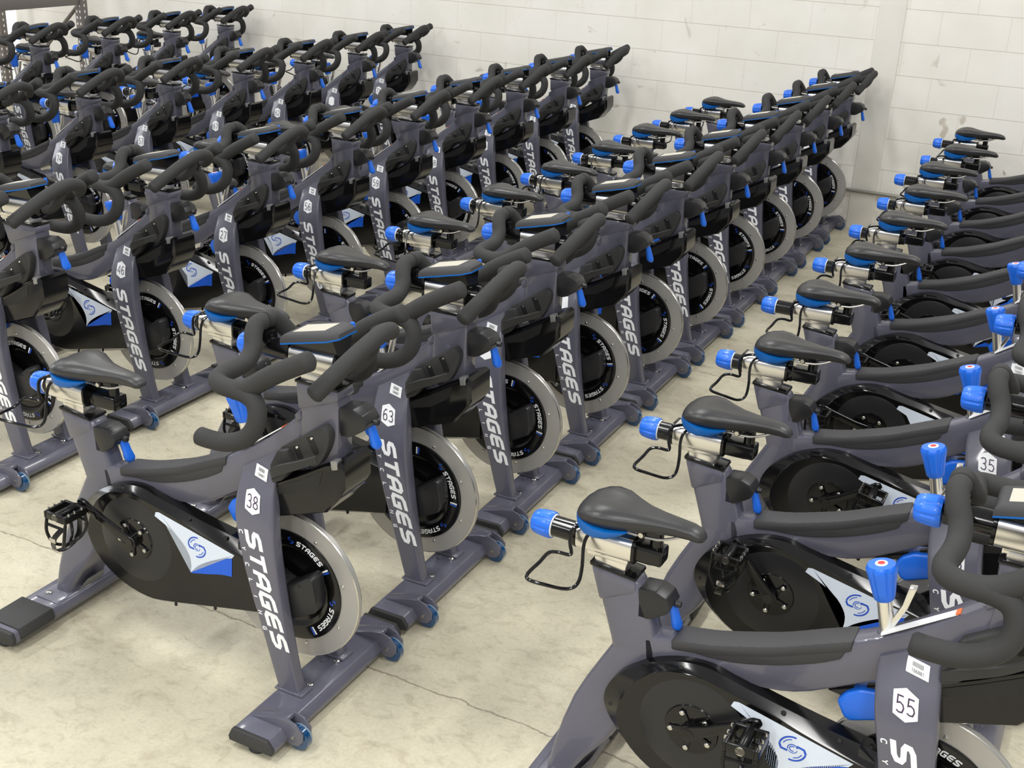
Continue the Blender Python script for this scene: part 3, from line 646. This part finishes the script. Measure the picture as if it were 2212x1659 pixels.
# -- resistance knob and shift lever on the top tube
ax = Vector((-.24, 0, 1)).normalized(); rb = Vector((-.203, 0, .664))
b = new(); lathe(b, [(-.004, .022), (.012, .020), (.016, .0165)], rb, ax, 24); st = link('resistance_socket', b, PAINT, bike, 40)
b = new(); lathe(b, [(.012, .0150), (.095, .0150)], rb, ax, 24); link('resistance_stem', b, CHROME, bike)
b = new(); fluted(b, [(0, .017), (.004, .021), (.02, .0235), (.045, .027), (.066, .031), (.073, .0305), (.078, .027), (.0785, .018), (.0785, .001)], rb + ax * .086, ax, 6, 0, .003)
kn = link('resistance_knob', b, BLUE, bike, 40)
b = new(); lathe(b, [(0, .0125), (.0016, .012)], rb + ax * .1645, ax, 20, 0); lathe(b, [(.001, .0075), (.0022, .007)], rb + ax * .1645, ax, 20, 1); link('red_button', b, [WHITE, RED], kn)
b = new(); prism(b, [(-.196, .690), (-.205, .700), (-.187, .750), (-.181, .792), (-.166, .795), (-.168, .785), (-.176, .745)], -.009, .009, .002); link('shift_lever', b, CHROME, bike)
# -- cranks and pedals
BX, BZ = -.558, .342
b = new(); lathe(b, [(0, .062), (.004, .060), (.0045, .048)], (BX, -.0786, BZ), (0, -1, 0), 40)
for k in range(5):
    a = PI / 2 + .5 + k * 2 * PI / 5; box(b, (BX + math.cos(a) * .026, -.0845, BZ + math.sin(a) * .026), (.05, .006, .014), .002, Matrix.Rotation(-a, 3, 'Y'))
lathe(b, [(0, .022), (.020, .020)], (BX, -.079, BZ), (0, -1, 0), 24)
sp = link('crank_spider', b, GLOSS, bike, 40)
b = new()
for k in range(5):
    a = PI / 2 + .5 + k * 2 * PI / 5; lathe(b, [(0, .0062), (.003, .0062), (.0045, .004)], (BX + math.cos(a) * .046, -.0875, BZ + math.sin(a) * .046), (0, -1, 0), 12)
link('spider_bolt', b, STEEL, sp)
def crank_parts(s):
    """crank on side s (-1 = right side), built pointing along +x from its axle"""
    cr = bpy.data.objects.new('tmp', None)
    t = new(); rings = []
    for x, hw, y in ((-.016, .010, .095), (-.008, .0165, .095), (.012, .0165, .0965), (.05, .0125, .101), (.13, .0115, .108), (.158, .0135, .110), (.172, .0135, .111), (.184, .007, .111)):
        rings.append(ring_pts(Vector((x, s * y, 0)), .0065, hw, Vector((0, 1, 0)), Vector((0, 0, 1)), .004))
    loft(t, rings); lathe(t, [(0, .013), (.022, .013)], (0, s * .082, 0), (0, s, 0), 20)
    c_ = link('crank_arm', t, GLOSS, bike, 40, (BX, 0, BZ))
    return c_
cr1 = crank_parts(-1); cr2 = crank_parts(1)
def pedal_parts(s, parent):
    y0 = s * .120
    t = new()
    lathe(t, [(0, .007), (.014, .008), (.02, .013), (.085, .013), (.092, .009)], (0, y0 - s * .005, 0), (0, s, 0), 16)
    for q in (-1, 1):
        box(t, (q * .034, y0 + s * .052, 0), (.010, .078, .022), .003)
    box(t, (0, y0 + s * .018, 0), (.072, .010, .022), .003); box(t, (0, y0 + s * .086, 0), (.060, .010, .022), .003)
    pd = link('pedal', t, PEDALM, parent, 40, (.170, 0, 0))
    return pd
PD = []
for s, cr in ((-1, cr1), (1, cr2)):
    pd = pedal_parts(s, cr); PD.append(pd)
    y0 = s * .120
    t = new()  # steel bits
    lathe(t, [(0, .0105), (.003, .0105)], (0, y0 + s * .088, 0), (0, s, 0), 18)
    for q in (-1, 1):
        for yy in (.03, .055, .075): lathe(t, [(0, .004), (.006, .003)], (q * .036, y0 + s * yy, .010), (0, 0, 1), 8)
    link('pedal_pin', t, STEEL, cr, 40, (.170, 0, 0))
    t = new()  # toe cage and strap hanging under the pedal (hangs towards -z)
    cy = y0 + s * .052
    for q in (-1, 1):
        tube(t, [(q * .034, cy - s * .034, -.012), (q * .030, cy - s * .040, -.05), (q * .016, cy - s * .030, -.085), (0, cy, -.098), (-q * .0, cy + s * .020, -.095)], .0045, 8, 4)
        tube(t, [(q * .034, cy + s * .034, -.012), (q * .032, cy + s * .040, -.05), (q * .018, cy + s * .032, -.085), (0, cy + s * .006, -.098)], .0045, 8, 4)
    tube(t, [(-.034, cy - s * .036, -.030), (.034, cy - s * .036, -.030)], .004, 8, 1)
    tube(t, [(-.036, cy + s * .036, -.028), (.036, cy + s * .036, -.028)], .004, 8, 1)
    rings = []
    for p in smooth([(.030, cy + s * .040, -.02), (.006, cy + s * .052, -.055), (-.006, cy + s * .040, -.098), (-.010, cy, -.112), (-.004, cy - s * .04, -.09), (.0, cy - s * .045, -.04), (.0, cy - s * .040, -.012)], 4):
        rings.append([p + Vector((-.009, 0, 0)), p + Vector((.009, 0, 0)), p + Vector((.009, 0, -.0025)), p + Vector((-.009, 0, -.0025))])
    loft(t, rings)
    link('toe_cage', t, PEDALM, cr, 40, (.170, 0, 0))
    t = new(); box(t, (.0, cy + s * .050, -.062), (.022, .006, .014), .002); link('strap_buckle', t, STEEL, cr, 40, (.170, 0, 0))

# ------------------------------------------------------------------ the rows
BIKES = [('A',0,1.600,0.003,-0.0153), ('A',1,1.600,0.632,-0.0059), ('A',2,1.604,1.242,-0.0067), ('A',3,1.603,1.855,0.0016), ('A',4,1.605,2.463,0.0001), ('A',5,1.608,3.076,-0.0005), ('A',6,1.612,3.691,-0.0002), ('A',7,1.609,4.304,0.0000), ('A',8,1.610,4.917,0.0000), ('A',9,1.612,5.530,0.0000),
('B',0,0.007,-0.004,-0.0002), ('B',1,0.007,0.618,0.0025), ('B',2,-0.009,1.243,0.0078), ('B',3,-0.007,1.856,0.0013), ('B',4,-0.008,2.471,0.0011), ('B',5,-0.004,3.082,-0.0032), ('B',6,-0.004,3.707,0.0010), ('B',7,-0.003,4.321,0.0001), ('B',8,-0.001,4.945,0.0014), ('B',9,-0.005,5.564,0.0027),
('C',0,-1.637,0.595,0.0041), ('C',1,-1.614,1.214,-0.0050), ('C',2,-1.621,1.829,-0.0004), ('C',3,-1.621,2.439,-0.0043), ('C',4,-1.632,3.042,-0.0007), ('C',5,-1.650,3.652,0.0005), ('C',6,-1.652,4.258,0.0000), ('C',7,-1.650,4.866,0.0003), ('C',8,-1.643,5.477,0.0005),
('D',0,-3.278,1.865,0.0000), ('D',1,-3.288,2.482,0.0086), ('D',2,-3.281,3.088,-0.0004), ('D',3,-3.255,3.706,0.0008), ('D',4,-3.249,4.317,0.0005), ('D',5,-3.247,4.929,0.0003), ('D',6,-3.248,5.535,-0.0007),
('E',-1,-4.985,3.095,-0.0010), ('E',0,-4.982,3.712,-0.0019), ('E',1,-4.966,4.337,-0.0003), ('E',2,-4.956,4.961,0.0011), ('E',3,-4.954,5.578,0.0009)]
NUM = {'A0': '55', 'A1': '36', 'A2': '35', 'B0': '38', 'B1': '63', 'C1': '46', 'C2': '27', 'C3': '56', 'C4': '59', 'C5': '08', 'C6': '34', 'C7': '04', 'D1': '74', 'D2': '57', 'D3': '67', 'D4': '62', 'D6': '71'}
GROUPS = {'A': 'spin bikes in the right-hand row', 'B': 'spin bikes in the row left of the aisle', 'C': 'spin bikes in the third row from the right', 'D': 'spin bikes in the fourth row from the right', 'E': 'spin bikes in the farthest row'}
ORD = ['nearest', 'second', 'third', 'fourth', 'fifth', 'sixth', 'seventh', 'eighth', 'ninth', 'tenth']
CNT = {'A': 10, 'B': 10, 'C': 9, 'D': 7, 'E': 5}
SHORT = {'A': 'row right of the aisle', 'B': 'row left of the aisle', 'C': 'third row from the right', 'D': 'fourth row from the right', 'E': 'leftmost row'}
SS = {'A1': .02, 'A2': .03, 'A4': .03, 'A5': .035, 'A6': .03, 'A8': .03, 'B0': .040, 'B1': .040, 'B2': .025, 'B3': .025, 'B4': .03, 'B5': .02, 'B6': .02, 'C0': .03, 'C1': .03, 'C2': .03, 'C3': .02}
HS = {'B0': -.018, 'B1': .01}
CR = {'A0': 33.6, 'A1': 125, 'A2': 35, 'A3': 162, 'A4': 162, 'A5': 160, 'A6': 140, 'B0': 151, 'C1': 39, 'C2': 210, 'C3': 200}
def label(r, k):
    i = k + (1 if r == 'E' else 0); n = NUM.get(r + str(k))
    if n: return 'grey spin bike numbered %s, %s in the %s' % (n, ORD[i], SHORT[r])
    if i == CNT[r] - 1: return 'grey spin bike beside the block wall, last of the %s' % SHORT[r]
    return 'grey spin bike with blue knobs, %s in the %s' % (ORD[i], SHORT[r])
def children(o): return [c for c in C.objects if c.parent == o]
KIDS = children(bike); GK = {o.name: children(o) for o in KIDS}
BM = {'': badge.data}
def place(root, kids, r, k, x, y, a):
    key = r + str(k); root.location = (x, y, 0); root.rotation_euler = (0, 0, a); root['label'] = label(r, k); root['category'] = 'exercise bike'; root['group'] = GROUPS[r]
    ca = math.radians(CR.get(key, random.choice([20, 45, 110, 150, 165, 200, 250, 300])))
    ph = random.uniform(0, 2 * PI) if key != 'B0' else 0
    tl = random.uniform(-.25, .25)
    cr = [o for o in kids if o.name.startswith('crank_arm')]
    for o in kids:
        nm = o.name.split('.')[0]
        if nm == 'number_badge':
            n = NUM.get(key, '')
            if n not in BM: BM[n] = badge_mesh(n)
            o.data = BM[n]
        if nm == 'flywheel': o.rotation_euler = (0, ph, 0)
    sh = SS.get(key, 0.); hs = HS.get(key, 0.)
    for o in kids:
        nm = o.name.split('.')[0]
        if nm in ('saddle_mount', 'saddle_rail', 'saddle', 'saddle_knob'): o.location = (sh, 0, 0)
        if nm in ('handlebar', 'bar_slider', 'bar_knob'): o.location = (hs, 0, 0)
    for j, o in enumerate(cr):
        aa = ca + (PI if j else 0); o.rotation_euler = (0, -aa, 0)
        for g in [c for c in root_kids[o.name]]: g.rotation_euler = (0, aa + tl, 0)
root_kids = {}
for idx, (r, k, x, y, a) in enumerate(BIKES):
    if idx == 0: root, kids = bike, KIDS; root_kids = {o.name: GK[o.name] for o in KIDS}
    else:
        root = bike.copy(); C.objects.link(root); kids = []; root_kids = {}
        for ch in KIDS:
            c_ = ch.copy(); C.objects.link(c_); c_.parent = root; kids.append(c_); root_kids[c_.name] = []
            for g in GK[ch.name]:
                d = g.copy(); C.objects.link(d); d.parent = c_; root_kids[c_.name].append(d)
    place(root, kids, r, k, x, y, a)
    if (r, k) == ('D', 6):  # this one carries a second badge on its top tube
        t = new(); f = lambda aa, c_, h: Vector((-.308 + aa * 1.0, -.0304 - h, .545 + c_ * 1.0)); slab(t, [(p * 1.1, q * 1.1) for p, q in badge_pts()], f, .0006, 0)
        write(t, '75', lambda aa, c_, h: f(aa - .0165, c_ - .012, h + .0007), .0145, .024, .004, .0024, 0, .0003, 1); link('number_badge', t, [WHITE, INK], root)

# ------------------------------------------------------------------ wall pipe, storage rack and clutter at the far left
b = new(); tube(b, [(-.6, WY - .025, .258), (3.6, WY - .025, .258)], .012, 12, 1); tag(link('conduit_pipe', b, PIPE), 'thin grey conduit pipe running low along the block wall', 'pipe')
rk = thing('pallet_rack', 'grey steel pallet rack with perforated posts standing at the far left wall', 'rack', (-6.46, 5.2, 0))
def post(px, py):
    t = new(); 
    for q in (-1, 1): box(t, (px + q * .034, py, 1.2), (.004, .07, 2.4), .001)
    box(t, (px, py - .035, 1.2), (.072, .004, 2.4), .001)
    o = link('rack_post', t, RACKM, rk)
    t = new()
    for k in range(46):
        z = .1 + k * .05
        for q in (-.018, .018): slab(t, [(-.006, -.010), (.006, -.010), (.006, .010), (-.006, .010)], lambda a, c_, h, q=q, z=z: Vector((px + q + a, py - .0375 - h, z + c_)), .0004)
        slab(t, [(-.006, -.010), (.006, -.010), (.006, .010), (-.006, .010)], lambda a, c_, h, z=z: Vector((px + .0365 + h, py + a, z + c_)), .0004)
    link('post_hole', t, WHITE, o); return o
post(0, .35); post(-1.0, .35); post(0, -2.2); post(-1.0, -2.2)
b = new(); box(b, (.0, -.92, 1.015), (.05, 2.5, .12), .004); link('rack_beam', b, RACKM, rk)
b = new(); box(b, (-1.0, -.92, 1.015), (.05, 2.5, .12), .004); link('rack_beam', b, RACKM, rk)
b = new()
for z0, z1 in ((.12, .95), (.95, 1.8)):
    tube(b, [(-.03, .35, z1), (-.97, .35, z0)], .016, 8, 1)
tube(b, [(-.03, .35, .12), (-.97, .35, .12)], .016, 8, 1); link('rack_brace', b, RACKM, rk)
# open dock doorway glowing with daylight beyond the rack
b = new(); box(b, (-9.35, WY - .004, .95), (3.4, .006, 1.9), 0)
o = link('door_1', b, mat('daylight_opening', (.92, .95, 1, 1), .5, emit=1.6)); o['kind'] = 'structure'
bx = thing('cardboard_box', 'brown cardboard box with pale plastic wrap behind the leftmost row', 'box', (-6.6, 4.1, 0))
b = new(); box(b, (0, 0, .19), (.5, .5, .38), .004); link('box_body', b, CARD, bx)
b = new(); box(b, (0, 0, .40), (.44, .44, .04), .015); link('plastic_wrap', b, PAPER, bx)
b = new(); box(b, (-6.22, 5.14, .21), (.34, .36, .42), .006); box(b, (-6.22, 5.14, .43), (.36, .38, .02), .004); tag(link('storage_crate', b, BOXM), 'dark storage crate standing on the floor behind the leftmost row of bikes', 'crate')
